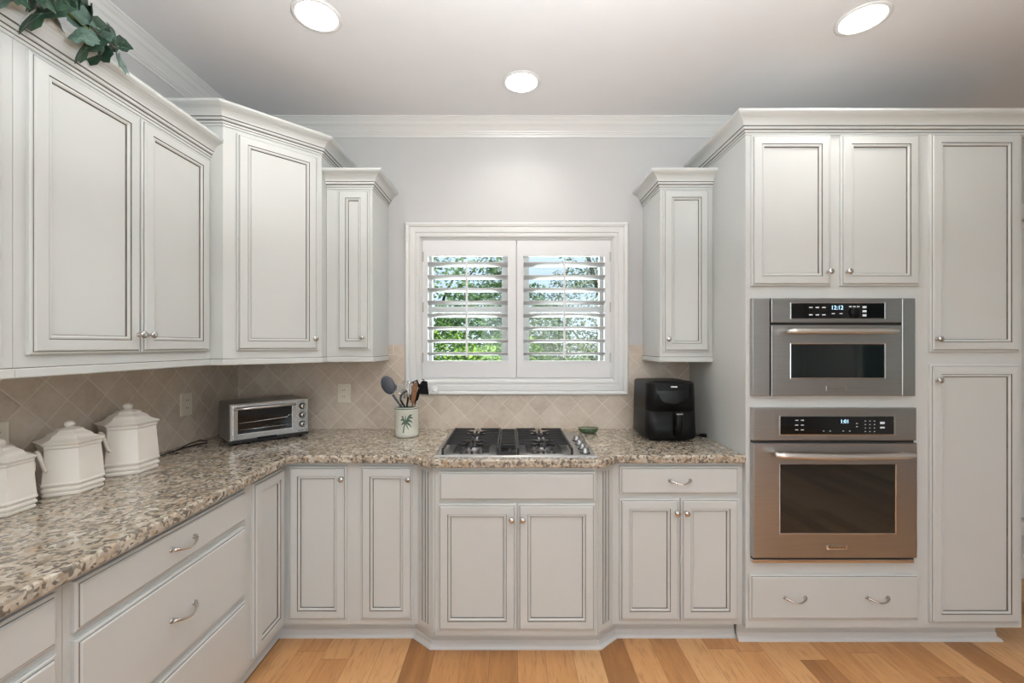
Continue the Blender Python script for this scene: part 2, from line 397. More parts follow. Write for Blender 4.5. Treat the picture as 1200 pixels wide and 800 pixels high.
# white slatted blind in the window beyond the tall cabinet
bl = MB()
for k in range(60):
    q = len(bl.v); bl.box(2.79, 4.36, -.017, .017, -.001, .001)
    bl.xf(Matrix.Translation((0, .045, .40+k*.0295)) @ Matrix.Rotation(math.radians(-72), 4, 'X'), q)
bl.build('window_blind', BLIND); tag(bpy.data.objects['window_blind'], 'white slatted blind in the bright window past the pantry cabinet', 'window blind')
struct(MB().box(2.66, 2.75, -.018, 0, .30, 2.29).box(4.40, 4.49, -.018, 0, .30, 2.29).box(2.75, 4.40, -.018, 0, 2.2, 2.29).box(2.75, 4.4, -.03, 0, .27, .35).build('trim_1', TRIMP))
struct(MB().box(2.40, RX, -.015, 0, 0, .13).build('baseboard_back', TRIMP))

# ceiling crown, left wall then back wall
cp = [(0, -.088), (.006, -.088), (.010, -.078), (.016, -.075), (.018, -.070), (.024, -.066), (.026, -.060), (.040, -.046), (.046, -.040), (.056, -.034), (.066, -.022), (.078, -.014), (.082, -.010), (.090, -.006), (.090, 0), (0, 0)]
struct(MB().sweep([(LX, FY), (LX, 0), (RX, 0)], [(a*1.05, CZ+b) for a, b in cp]).build('trim_2', TRIMP))

# kitchen window: casing, jamb, sash, panes
win = bpy.data.objects.new('window_1', None); C.objects.link(win); win['kind'] = 'structure'
cas = [(0, 0), (0, .012), (.006, .016), (.018, .016), (.020, .013), (.026, .013), (.030, .018), (.058, .020), (.062, .016), (.066, .022), (.080, .026), (.086, .022), (.0895, .016), (.0895, 0)]
MB().sweep([(WX0, WZ0), (WX1, WZ0), (WX1, WZ1), (WX0, WZ1)], cas, closed=True, fmap=lambda u, v, w_: (u, -w_, v)).build('window_casing', TRIMP, win)
j = MB(); j.box(WX0, WX0+.012, 0, .14, WZ0, WZ1).box(WX1-.012, WX1, 0, .14, WZ0, WZ1).box(WX0+.012, WX1-.012, 0, .14, WZ1-.012, WZ1).box(WX0+.012, WX1-.012, 0, .14, WZ0, WZ0+.012)
j.build('window_jamb', TRIMP, win)
sf = MB(); xm = (WX0+WX1)/2
for a, b, c, d in ((WX0+.012, -.497, WZ0+.012, WZ1-.012), (.568, WX1-.012, WZ0+.012, WZ1-.012), (-.055, .12, WZ0+.012, WZ1-.012),
                   (-.497, -.055, WZ0+.012, WZ0+.075), (.12, .568, WZ0+.012, WZ0+.075),
                   (-.497, -.055, WZ1-.06, WZ1-.012), (.12, .568, WZ1-.06, WZ1-.012),
                   (-.497, -.055, 1.635, 1.672), (.12, .568, 1.635, 1.672)):
    sf.box(a, b, .10, .135, c, d)
sf.build('window_sash', TRIMP, win)
MB().box(WX0+.05, WX1-.05, .116, .120, WZ0+.05, WZ1-.05).build('window_pane', GLASS, win)

# plantation shutters
def shutter(x0, x1, ox0, ox1, hinge_x, bar_x, label):
    t = thing('window_shutter', label, 'shutter', ((x0+x1)/2, .0, WZ0+.014))
    cx, cz = (x0+x1)/2, WZ0+.014
    z0, z1, oz0, oz1 = WZ0+.014, WZ1-.014, 1.331, 1.974
    f = MB(); f.plate([x0-cx, ox0-cx, ox1-cx, x1-cx], [0, oz0-cz, oz1-cz, z1-cz], lambda i, j: not (i == 1 and j == 1), 0, .028)
    f.build('shutter_frame', SHUT, t, bevel=.002)
    for k in range(8):
        l = MB(); l.lathe([(.0395, ox0-cx+.001), (.0395, ox1-cx-.001)], 20, axis='x', smooth=True)
        l.v = [(x, p*1.0, q*.16) for x, p, q in l.v]
        th = -math.radians(12)
        l.xf(Matrix.Translation((0, .014, 1.924-.0787*k-cz)) @ Matrix.Rotation(th, 4, 'X'))
        l.build('louver', SHUT, t)
    MB().box(bar_x-cx-.006, bar_x-cx+.006, -.037, -.027, 1.352-cz, 1.945-cz).build('tilt_bar', SHUT, t, bevel=.002)
    for z in (1.97, 1.66, 1.35):
        h = MB().box(hinge_x-cx-.004, hinge_x-cx+.004, -.006, 0, z-.03-cz, z+.03-cz); h.build('hinge', BRASS, t)
    return t
g_sh = 'shutter panels of the kitchen window'
tag(shutter(-.541, .036, -.507, -.016, -.537, -.265, 'left white louvered shutter panel with green shrubs seen through it'), group=g_sh)
tag(shutter(.040, .619, .081, .580, .615, .329, 'right white louvered shutter panel with bare branches and sky seen through it'), group=g_sh)

# tile backsplash
TT = .008
xs = [LX+.0081, WX0-.0895, WX1+.0895, 1.099]; zs = [.9145, WZ0-.0895, 1.428]
tag(MB().plate(xs, zs, lambda i, j: not (i == 1 and j == 1), -TT, -.0002).build('tile_backsplash', TILE), 'beige diamond-laid tile backsplash on the window wall behind the cooktop', 'backsplash', 'stone tile backsplashes')
tag(MB().box(LX+.0002, LX+TT, -2.5, -.0002, .9145, 1.428).build('tile_backsplash', TILE), 'beige diamond-laid tile backsplash on the left wall behind the canisters', 'backsplash', 'stone tile backsplashes')

# ------------------------------------------------------------------ cabinets
DP = [(0, 0), (0, .010), (.003, .0125), (.0075, .013), (.0092, .0145), (.0125, .019), (.044, .020), (.0462, .0165), (.0475, .018), (.0525, .0185), (.057, .0145), (.0595, .0095)]
DM = [0, 0, 0, 1, 0, 0, 1, 0, 0, 0, 1]
WP = [(0, 0), (0, .010), (.003, .0125), (.0075, .013), (.0092, .0145), (.0125, .019)]
WM = [0, 0, 0, 1, 0]
def knob(parent, x, y, z):
    MB().lathe([(.0075, 0), (.0075, .002), (.0045, .004), (.004, .012), (.0075, .016), (.0125, .019), (.0138, .0225), (.0125, .026), (.007, .0285), (.0005, .029)], 16, c=(x, y, z), axis='y').build('knob', CHROME, parent)
def pull(parent, x, y, z, wdt=.096):
    b = MB(); pts = []; rr = []
    for i in range(15):
        t = i/14; pts.append((x-wdt/2+wdt*t, y-.004-.026*math.sin(PI*t)**.7, z-.010*math.sin(PI*t)+.003)); rr.append(.0033+.0045*abs(2*t-1)**3)
    b.tube(pts, rr, 10)
    for sx in (-1, 1): b.lathe([(.0085, 0), (.0085, .002), (.006, .005)], 14, c=(x+sx*wdt/2, y, z+.003), axis='y')
    b.build('handle', CHROME, parent)
def door(cab, x0, x1, z0, z1, yf, kx=None, kz=None):
    o = MB().rings(x0, x1, z0, z1, yf, DP, DM).build('door', [PAINT, GLAZE], cab)
    if kx is not None: knob(o, kx, yf-.020, kz)
    return o
def drawer(cab, x0, x1, z0, z1, yf, hs=(), name='drawer'):
    o = MB().rings(x0, x1, z0, z1, yf, WP, WM).build(name, [PAINT, GLAZE], cab)
    for hx in hs: pull(o, hx, yf-.019, (z0+z1)/2)
    return o
CROWN = [(0, 0), (.005, 0), (.005, .009), (.0075, .011), (.008, .020), (.0115, .023), (.0165, .025), (.0175, .031), (.0165, .034), (.020, .037), (.022, .045), (.027, .054), (.035, .063), (.046, .070), (.052, .072), (.0545, .0745), (.060, .078), (.0635, .083), (.0635, .092), (0, .092)]
CROWM = [0, 0, 1, 0, 1, 0, 0, 0, 1, 0, 0, 0, 0, 0, 0, 0, 0, 0, 0, 0]
def crown(cab, path, z):
    MB().sweep(path, [(a, z+b) for a, b in CROWN], mats=CROWM).build('crown_molding', [PAINT, GLAZE], cab)
RAIL = [(0, 0), (.004, 0), (.006, .003), (.006, .024), (.0045, .027), (.003, .030), (0, .030)]
RAILM = [0, 0, 0, 0, 1, 0, 0]
def light_rail(cab, path, z):
    MB().sweep(path, [(a, z+b) for a, b in RAIL], mats=RAILM).build('light_rail', [PAINT, GLAZE], cab)
SHOE = [(0, 0), (.018, 0), (.018, .006), (.012, .014), (.004, .019), (.002, .034), (0, .036)]
def toe(cab, path, z1=.107):
    MB().sweep(path, [(-.015, 0), (0, 0), (0, z1), (-.015, z1)]).build('toe_kick', PAINT, cab)
    MB().sweep(path, SHOE).build('shoe_molding', TRIMP, cab)
BZ0, BZ1 = .107, .8755
g_b = 'glazed off-white base cabinets'; g_u = 'glazed off-white upper cabinets'

# corner base cabinet
c = thing('base_cabinet', 'off-white corner base cabinet with two narrow doors meeting in the inner corner', 'cabinet', (LX, 0, 0), 0, g_b)
F = -.61
P_ = lambda pts: [(x-LX, y) for x, y in pts]
MB().prism(P_([(LX+.001, -.001), (LX+.001, -.914), (-1.069, -.914), (-1.069, F), (-.765, F), (-.765, -.001)]), BZ0, BZ1).build('carcass', PAINT, c)
toe(c, P_([(-1.144, -.914), (-1.144, -.535), (-.765, -.535)]))
door(c, -1.044-LX, -.771-LX, .135, .856, F, -.787-LX, .803)
dl = MB().rings(-.876, -.634, .135, .856, 0, DP, DM)
dl.xf(Matrix.Translation((-1.069-LX, 0, 0)) @ Matrix.Rotation(PI/2, 4, 'Z')); dl.build('door', [PAINT, GLAZE], c)

# single door base
c = thing('base_cabinet', 'narrow off-white single-door base cabinet left of the fluted cooktop cabinet', 'cabinet', (-.765, 0, 0), 0, g_b)
O = .765
MB().box(.0005, O-.4365, F, -.001, BZ0, BZ1).build('carcass', PAINT, c)
toe(c, [(0, -.535), (-.466+O, -.535)])
door(c, -.704+O, -.460+O, .135, .856, F, -.476+O, .803)

# cooktop base with fluted angled pilasters
CXX = .024
c = thing('base_cabinet', 'off-white bump-out base cabinet with fluted angled corners under the cooktop', 'cabinet', (CXX, 0, 0), 0, g_b)
MB().prism([(-.460, -.001), (-.460, F), (-.365, -.69), (.365, -.69), (.460, F), (.460, -.001)], BZ0, BZ1).build('carcass', PAINT, c)
toe(c, [(-.490, -.535), (-.395, -.615), (.395, -.615), (.490, -.535)])
drawer(c, -.347, .360, .724, .855, -.69, name='false_drawer_front')
door(c, -.351, .003, .137, .709, -.69, -.018, .645)
door(c, .010, .360, .137, .709, -.69, .031, .645)
for sgn in (-1, 1):
    b = MB(); b.box(-.052, .052, -.006, 0, .116, .872)
    b2 = MB()
    for k in (-1, 0, 1):
        b.box(k*.021-.0045, k*.021+.0045, -.0066, -.0058, .145, .845, 1)
        for e in (-.0065, .0065): b.box(k*.021+e-.0022, k*.021+e+.0022, -.0095, -.006, .140, .850, 0)
    a = math.atan2(.08, .095)
    M_ = Matrix.Translation((sgn*.4125, -.65, 0)) @ Matrix.Rotation(sgn*a, 4, 'Z')
    b.xf(M_); b.build('fluted_pilaster', [PAINT, GLAZE], c)

# right base
c = thing('base_cabinet', 'off-white base cabinet with a drawer over two doors right of the cooktop', 'cabinet', (.484, 0, 0), 0, g_b)
O = .4845
MB().box(.0005, 1.0995-O, F, -.001, BZ0, BZ1).build('carcass', PAINT, c)
toe(c, [(.514-O, -.535), (1.1-O, -.535)])
drawer(c, .516-O, 1.076-O, .724, .856, F, ((.516+1.076)/2-O,))
door(c, .516-O, .7965-O, .132, .704, F, .778-O, .644)
door(c, .8035-O, 1.076-O, .132, .704, F, .822-O, .644)

# left drawer bases, local x runs towards the window wall
def drawer_base(y0, y1, d0, d1, label):
    c = thing('base_cabinet', label, 'cabinet', (LX, y0, 0), PI/2, g_b); L = y1-y0
    MB().box(.0005, L-.0005, F, -.001, BZ0, BZ1).build('carcass', PAINT, c)
    toe(c, [(0, -.535), (L, -.535)])
    for z0, z1 in ((.728, .852), (.432, .708), (.136, .411)):
        drawer(c, d0-y0, d1-y0, z0, z1, F, ((d0+d1)/2-y0,))
drawer_base(-1.622, -.9145, -1.603, -.930, 'off-white base cabinet with three wide drawers next to the corner door')
drawer_base(-2.46, -1.6225, -2.44, -1.645, 'off-white three-drawer base cabinet cut by the left edge of the picture')

# tall oven and pantry cabinet
c = thing('tall_cabinet', 'full-height off-white cabinet housing the microwave, the wall oven and a pantry', 'cabinet', (1.10, 0, 0))
O = 1.10; TD = -.635; W = 2.39-O; TZ = 2.44
b = MB()
b.plate([0, .04, .765, .82, W], [BZ0, .435, 1.125, 1.205, 1.63, TZ], lambda i, j: not (i == 1 and j in (1, 3)), TD, TD+.02)
b.box(0, .019, TD+.02, -.001, BZ0, TZ).box(W-.019, W, TD+.02, -.001, BZ0, TZ).box(.78, .80, TD+.02, -.02, BZ0, TZ)
b.box(.019, W-.019, -.02, -.001, BZ0, TZ).box(.019, W-.019, TD+.02, -.02, TZ-.02, TZ).box(.019, W-.019, TD+.02, -.02, BZ0, BZ0+.02)
for z in (.40, 1.15, 1.66): b.box(.019, .78, TD+.02, -.02, z, z+.018)
b.build('carcass', PAINT, c)
MB().sweep([(0, -.56), (2.352-O, -.56), (2.352-O, -.02)], [(-.015, 0), (0, 0), (0, BZ0), (-.015, BZ0)]).build('toe_kick', PAINT, c)
MB().sweep([(0, -.56), (2.352-O, -.56), (2.352-O, -.02)], SHOE).build('shoe_molding', TRIMP, c)
crown(c, [(0, -.001), (0, TD), (W, TD), (W, -.001)], 2.408)
door(c, 1.122-O, 1.490-O, 1.702, 2.404, TD, 1.470-O, 1.765)
door(c, 1.537-O, 1.901-O, 1.702, 2.404, TD, 1.557-O, 1.765)
door(c, 1.952-O, 2.368-O, 1.396, 2.410, TD, 1.972-O, 1.455)
door(c, 1.952-O, 2.368-O, .135, 1.337, TD, 1.972-O, 1.265)
drawer(c, 1.113-O, 1.898-O, .152, .361, TD, (1.318-O, 1.70-O))

# uppers
UF = -.305
c = thing('upper_cabinet', 'small off-white upper cabinet left of the window, beside the tall corner cabinet', 'cabinet', (-1.0, 0, 1.335), 0, g_u)
MB().box(.0005, .25, UF, -.001, 0, .95).build('carcass', PAINT, c)
light_rail(c, [(.0005, UF), (.25, UF), (.25, -.001)], 0)
crown(c, [(.001, UF), (.25, UF), (.25, -.001)], 2.274-1.335)
door(c, .065, .236, .068, .931, UF, .205, .135)

c = thing('upper_cabinet', 'small off-white upper cabinet right of the window against the tall cabinet', 'cabinet', (.815, 0, 1.335), 0, g_u)
MB().box(0, .2845, UF, -.001, 0, .95).build('carcass', PAINT, c)
light_rail(c, [(0, -.001), (0, UF), (.2845, UF)], 0)
crown(c, [(0, -.001), (0, UF), (.2845, UF)], 2.274-1.335)
door(c, .014, .262, .056, .935, UF, .034, .125)

c = thing('upper_cabinet', 'taller off-white diagonal upper cabinet filling the corner above the toaster oven', 'cabinet', (LX, 0, 1.335), 0, g_u)
MB().prism(P_([(LX+.001, -.001), (LX+.001, -.678), (-1.315, -.678), (-1.001, -.364), (-1.001, -.001)]), 0, 1.12).build('carcass', PAINT, c)
light_rail(c, P_([(-1.37, -.678), (-1.315, -.678), (-1.001, -.364), (-1.001, -.31)]), 0)
crown(c, P_([(LX+.001, -.678), (-1.315, -.678), (-1.001, -.364), (-1.001, -.001)]), 2.430-1.335)
dm = MB().rings(-.170, .198, .066, 1.078, 0, DP, DM)
M_ = Matrix.Translation((-1.158-LX, -.521, 0)) @ Matrix.Rotation(PI/4, 4, 'Z')
dm.xf(M_); dd = dm.build('door', [PAINT, GLAZE], c)
kb = MB().lathe([(.0075, 0), (.0075, .002), (.0045, .004), (.004, .012), (.0075, .016), (.0125, .019), (.0138, .0225), (.0125, .026), (.007, .0285), (.0005, .029)], 16, c=(.178, -.020, .125), axis='y')
kb.xf(M_); kb.build('knob', CHROME, dd)

def left_upper(y0, y1, doors, label):
    c = thing('upper_cabinet', label, 'cabinet', (LX, y0, 1.335), PI/2, g_u); L = y1-y0
    MB().box(.0005, L-.0005, UF, -.001, 0, .95).build('carcass', PAINT, c)
    light_rail(c, [(0, UF), (L-.0005, UF)], 0)
    crown(c, [(0, UF), (L-.0005, UF)], 2.274-1.335)
    for a, b_, kx in doors: door(c, a-y0, b_-y0, .065, .93, UF, kx-y0, .13)
left_upper(-1.46, -.679, ((-1.429, -1.064, -1.082), (-1.058, -.702, -1.038)), 'off-white two-door upper cabinet above the canisters, under the ivy')
left_upper(-2.40, -1.4605, ((-2.37, -1.94, -1.96), (-1.93, -1.495, -1.91)), 'off-white upper cabinet only just in view at the left edge')

# granite worktop
ct = [(LX+.001, -.001), (LX+.001, -2.47), (-1.023, -2.47), (-1.023, -.672), (-.999, -.648), (-.475, -.648), (-.372, -.726), (.419, -.726), (.500, -.648), (1.098, -.648), (1.098, -.001)]
tag(MB().prism(ct, .876, .914).build('countertop', GRANITE, bevel=.009, seg=3), 'continuous speckled beige and brown granite worktop on the base cabinets', 'countertop')

# ------------------------------------------------------------------ wall oven and microwave
def steel_box(b, x0, x1, z0, z1, yb, th, m=0, e=.004):
    b.rings(x0, x1, z0, z1, yb, [(0, 0), (0, th-e), (e*.35, th-e*.3), (e, th)], [m]*3)
def bar_handle(parent, x0, x1, y, z, r=.011, sag=.004):
    b = MB(); n = 17; pts = []; rr = []
    for i in range(n):
        t = i/(n-1); u = min(t, 1-t)
        pts.append((x0+(x1-x0)*t, y-.042-.006*math.sin(PI*t), z-sag*math.sin(PI*t))); rr.append(r*min(1, .55+u*9))
    b.tube(pts, rr, 12)
    for xx in (x0+.025, x1-.025): b.tube([(xx, y, z), (xx, y-.042, z-.001)], .008, 10)
    return b.build('handle', HANDM, parent)
def recess_glass(parent, x0, x1, z0, z1, y, name='oven_window', m=None):
    b = MB(); b.rings(x0, x1, z0, z1, y, [(0, -.004), (0, .003), (.004, .003), (.006, -.001)], [0, 0, 0])
    f = MB().rings(x0-.001, x1+.001, z0-.001, z1+.001, y, [(0, 0), (0, .003), (.003, .0035), (.006, .0012)], [0, 0, 0])
    f.build('window_trim', STEELB, parent)
    return MB().box(x0+.005, x1-.005, y-.0024, y, z0+.005, z1-.005).build(name, m or OVENG, parent)

mw = thing('built_in_microwave', 'stainless built-in microwave above the wall oven', 'microwave', (1.498, TD, 1.192)); ox, oz = 1.498, 1.192
Y = -.0015
MB().box(1.145-ox, 1.855-ox, .0, .40, 1.21-oz, 1.62-oz).build('housing', STEELD, mw)
b = MB(); steel_box(b, 1.120-ox, 1.202-ox, 0, .452, Y, .020); b.build('side_trim', STEEL, mw)
b = MB(); steel_box(b, 1.812-ox, 1.876-ox, 0, .452, Y, .020); b.build('side_trim', STEEL, mw)
MB().box(1.204-ox, 1.810-ox, -.012, Y, .002, .450).build('gap_liner', BLACKM, mw)
b = MB(); steel_box(b, 1.204-ox, 1.810-ox, .338, .452, Y, .026); cpn = b.build('control_panel', STEEL, mw)
b = MB(); steel_box(b, 1.204-ox, 1.810-ox, 0, .328, Y, .026); mdr = b.build('door', STEEL, mw)
yy = Y-.026
MB().rings(1.290-ox, 1.728-ox, .354, .432, yy, [(0, 0), (0, .002), (.004, .0025), (.005, .0018)], [0]*3).build('display_trim', STEELB, cpn)
dsp = MB().box(1.295-ox, 1.723-ox, yy-.0030, yy, .359, .427).build('display', BLACKG, cpn)
text('clock_digits', '12:12', .026, BLUE, dsp, (1.505-ox, yy-.0034, .407))
kb = MB()
for i in range(3):
    for jx in range(2): kb.box(1.376-ox+i*.030, 1.392-ox+i*.030, yy-.0034, yy-.0030, .372+jx*.034, .377+jx*.034)
for jx in range(2): kb.box(1.480-ox+jx*.036, 1.494-ox+jx*.036, yy-.0034, yy-.0030, .378, .382)
for jx in range(3): kb.box(1.622-ox, 1.640-ox, yy-.0034, yy-.0030, .367+jx*.019, .377+jx*.019)
for jx in range(3): kb.box(1.560-ox+.018*jx, 1.572-ox+.018*jx, yy-.0034, yy-.0030, .410, .415)
kb.build('key_markings', LCD, dsp)['kind'] = 'stuff'
MB().lathe([(.022, 0), (.022, .008), (.018, .011), (.001, .012)], 24, c=(1.585-ox, yy-.003, .384), axis='y').build('dial', BLACKP, dsp)
bar_handle(mdr, 1.255-ox, 1.755-ox, yy, .298, .0125, .001)
recess_glass(mdr, 1.290-ox, 1.728-ox, .080, .243, yy)
bd = MB().rings(1.455-ox, 1.552-ox, .024, .048, yy, [(0, 0), (0, .002), (.002, .0028), (.004, .0015)], [0]*3).build('badge', STEEL, mdr)
text('badge_lettering', 'KitchenAid', .017, STEELD, bd, (1.5035-ox, yy-.0016, .036), ext=.0003)

ov = thing('wall_oven', 'stainless single wall oven below the microwave', 'oven', (1.498, TD, .420)); oz = .420
MB().box(1.145-ox, 1.855-ox, 0, .52, .445-oz, 1.115-oz).build('housing', STEELD, ov)
MB().box(1.122-ox, 1.872-ox, -.014, Y, .004, .714).build('gap_liner', BLACKM, ov)
b = MB(); steel_box(b, 1.120-ox, 1.875-ox, .567, .717, Y, .026); cpn = b.build('control_panel', STEEL, ov)
b = MB(); steel_box(b, 1.120-ox, 1.875-ox, .026, .555, Y, .030); odr = b.build('door', STEEL, ov)
b = MB(); steel_box(b, 1.120-ox, 1.866-ox, 0, .018, Y, .024); b.build('bottom_trim', STEELB, ov)
yy = Y-.026
MB().rings(1.240-ox, 1.772-ox, .592, .682, yy, [(0, 0), (0, .002), (.004, .0025), (.005, .0018)], [0]*3).build('display_trim', STEELB, cpn)
dsp = MB().box(1.245-ox, 1.767-ox, yy-.0030, yy, .597, .677).build('display', BLACKG, cpn)
text('clock_digits', '1:01', .024, BLUE, dsp, (1.540-ox, yy-.0034, .655))
kb = MB()
for i in range(2):
    for jx in range(3): kb.box(1.312-ox+i*.026, 1.326-ox+i*.026, yy-.0034, yy-.0030, .615+jx*.022, .619+jx*.022)
for i in range(3):
    for jx in range(4): kb.box(1.632-ox+i*.021, 1.638-ox+i*.021, yy-.0034, yy-.0030, .608+jx*.016, .611+jx*.016)
for jx in range(2): kb.box(1.703-ox, 1.724-ox, yy-.0034, yy-.0030, .624+jx*.020, .634+jx*.020-.003*(1-jx))
for xx in (1.44, 1.47, 1.53, 1.56): kb.box(xx-ox, xx+.006-ox, yy-.0034, yy-.0030, .610, .613)
for z in (.630, .645): kb.box(1.592-ox, 1.600-ox, yy-.0034, yy-.0030, z, z+.003)
kb.build('key_markings', LCD, dsp)['kind'] = 'stuff'
yy = Y-.030
bar_handle(odr, 1.195-ox, 1.825-ox, yy, .510, .0145, .006)
recess_glass(odr, 1.238-ox, 1.775-ox, .138, .462, yy)
bd = MB().rings(1.455-ox, 1.552-ox, .066, .088, yy, [(0, 0), (0, .002), (.002, .0028), (.004, .0015)], [0]*3).build('badge', STEELB, odr)
text('badge_lettering', 'KitchenAid', .017, BLACKM, bd, (1.5035-ox, yy-.0016, .077), ext=.0003)

# ------------------------------------------------------------------ gas cooktop
ck = thing('gas_cooktop', 'stainless gas cooktop with black grates and centre vent under the window', 'cooktop', (CXX, -.41, .914))
MB().rings(-.374, .374, -.268, .275, 0, [(0, 0), (0, .004), (.004, .007), (.014, .008), (.022, .0055)], [0]*4).xf(Matrix.Rotation(-PI/2, 4, 'X')).build('tray', STEEL, ck)
def grate(x0, x1):
    g = MB(); z = .030; r = .0055
    xm = (x0+x1)/2
    for yv in (-.245, .240): pass
    def bar(a, b_, h=.010, w_=.0045):
        (xa, ya), (xb, yb) = a, b_; d = Vector((xb-xa, yb-ya)).normalized(); n = Vector((-d.y, d.x))*w_
        base = len(g.v)
        for zz in (z-h/2, z+h/2):
            for (px, py) in ((xa, ya), (xb, yb)):
                for sg in (-1, 1): g.v.append((px+n.x*sg, py+n.y*sg, zz))
        for q in ((0,2,3,1), (4,5,7,6), (0,1,5,4), (2,6,7,3), (0,4,6,2), (1,3,7,5)): g.face([base+i for i in q])
    bar((x0, -.245), (x0, .240), .012); bar((x1, -.245), (x1, .240), .012)
    n = 12
    for k in range(n):
        yv = -.205 + k*(.445/(n-1))
        if k in (0, 1): continue
        near = min(abs(yv+.115), abs(yv-.125))
        L = (xm-x0)*(.62 if near < .075 else .86)
        bar((x0, yv), (x0+L, yv)); bar((x1-L, yv), (x1, yv))
    for yc in (-.115, .125):
        bar((xm, yc-.10), (xm, yc-.022), .014); bar((xm, yc+.022), (xm, yc+.10), .014)
        bar((xm-.055, yc-.05), (xm-.02, yc-.018)); bar((xm+.055, yc-.05), (xm+.02, yc-.018))
        bar((xm-.055, yc+.05), (xm-.02, yc+.018)); bar((xm+.055, yc+.05), (xm+.02, yc+.018))
    for xx in (x0, x1):
        for yv in (-.243, 0, .238): g.box(xx-.005, xx+.005, yv-.005, yv+.005, .006, z)
    g.build('grate', IRON, ck)
grate(-.337, -.083); grate(.012, .262)
for xm in (-.210, .137):
    for i, yc in enumerate((-.115, .125)):
        r = .040 if (xm < 0) == (i == 0) else .030
        bn = MB().lathe([(r*1.25, .005), (r*1.25, .010), (r, .013), (r, .017)], 24, c=(xm, yc, 0)).build('burner', STEELD, ck)
        MB().lathe([(r*.95, .017), (r, .020), (r*.95, .024), (r*.3, .025), (.001, .025)], 24, c=(xm, yc, 0)).build('burner_cap', IRON, bn)
    MB().box(xm-.085, xm+.085, -.235, .232, .0056, .0066).build('burner_bowl', STEELB, ck)
v = MB(); v.box(-.076, .004, -.250, .245, .006, .009, 0)
v.box(-.076, -.070, -.250, .245, .009, .028).box(-.002, .004, -.250, .245, .009, .028)
for k in range(9): v.box(-.070, -.002, -.150+k*.047, -.130+k*.047, .020, .030)
v.box(-.070, -.002, -.25, -.244, .009, .022)
v.tube([(-.05, -.235, .012), (-.035, -.18, .016)], .003).tube([(-.035, -.235, .012), (-.02, -.18, .016)], .003)
v.build('vent_grille', BLACKM, ck)
for i, yv in enumerate((.055, -.040, -.130, -.210)):
    k = MB(); k.lathe([(.021, .006), (.021, .009), (.017, .011), (.016, .028), (.013, .031), (.001, .0315)], 20, c=(.329, yv, 0))
    k.box(.326, .332, yv-.016, yv+.016, .030, .036)
    kk = k.build('control_knob', [STEELD], ck)
    MB().lathe([(.023, .0055), (.023, .008), (.0215, .0085)], 20, c=(.329, yv, 0)).build('knob_ring', BLACKP, kk)

# ------------------------------------------------------------------ toaster oven (turned in the corner)
A = math.radians(45)
to = thing('toaster_oven', 'stainless toaster oven with glass door in the left counter corner', 'toaster oven', (-1.417, -.474, .9145), A)
TW, TDp, TH = .382, .245, .212
b = MB(); b.box(0, TW, .012, TDp, .012, TH); b.build('body', STEELD, to, bevel=.012, seg=3)
MB().box(.0, TW, 0, .030, .010, .022).box(.01, TW-.01, .03, TDp-.01, .004, .014).build('base', BLACKM, to)
for fx in (.03, TW-.03):
    for fy in (.03, TDp-.03): MB().lathe([(.011, 0), (.011, .006)], 12, c=(fx, fy, 0)).build('foot', BLACKP, to)
fr = MB(); fr.rings(0, TW, .022, TH, .014, [(0, 0), (0, .010), (.004, .014)], [0, 0]); fr.build('front_frame', TOAST, to, bevel=.001)
td = MB().plate([.012, .034, .292, .312], [.030, .058, .178, .200], lambda i, j: not (i == 1 and j == 1), -.010, -.001).build('door', TOAST, to, bevel=.0015)
MB().box(.034, .292, -.006, -.003, .058, .178).build('door_glass', BLACKG, td)
hb = MB().tube([(.020, -.012, .188), (.020, -.030, .189), (.10, -.036, .189), (.20, -.036, .189), (.304, -.030, .189), (.304, -.012, .188)], .0075, 10); hb.build('handle', TOAST, td)
MB().tube([(.040, -.0075, .112), (.270, -.0075, .120), (.276, -.0075, .130), (.288, -.0075, .130)], .0016, 6).tube([(.040, -.0070, .078), (.288, -.0070, .078)], .0012, 6).build('rack', STEELB, td)
MB().box(.120, .215, -.014, -.001, .022, .032).build('crumb_tray_grip', BLACKP, to)
MB().box(.318, .378, -.004, 0, .028, .206).build('control_strip', TOAST, to)
for z in (.172, .122, .072):
    k = MB().lathe([(.0175, 0), (.0175, .003), (.013, .004), (.0125, .016), (.010, .018), (.001, .018)], 20, c=(.349, -.004, z), axis='y', mats=[0, 0, 1, 1, 1]).build('control_knob', [BLACKP, CHROME], to)
    MB().box(.347, .351, -.0225, -.0205, z-.010, z+.010).build('pointer', BLACKP, k)
mk = MB()
for x in (.330, .345, .365): mk.box(x, x+.008, -.0044, -.0040, .034, .038)
for z in (.198, .148, .098): mk.box(.338, .360, -.0044, -.0040, z-.001, z+.001)
mk.build('printed_marks', BLACKM, to)
cord = MB().tube([(-1.566, -.42, .922), (-1.60, -.46, .920), (-1.612, -.52, .920), (-1.608, -.565, .919), (-1.62, -.61, .919), (-1.610, -.665, .919), (-1.63, -.705, .9185)], .0035, 8)
cord.tube([(-1.575, -.41, .928), (-1.59, -.44, .940), (-1.605, -.50, .934), (-1.604, -.56, .924), (-1.606, -.60, .9195)], .003, 8)
cord.box(-1.645, -1.622, -.725, -.702, .9148, .926)
tag(cord.build('power_cord', BLACKP), 'black power cord lying between the toaster oven and the tallest canister', 'cord')

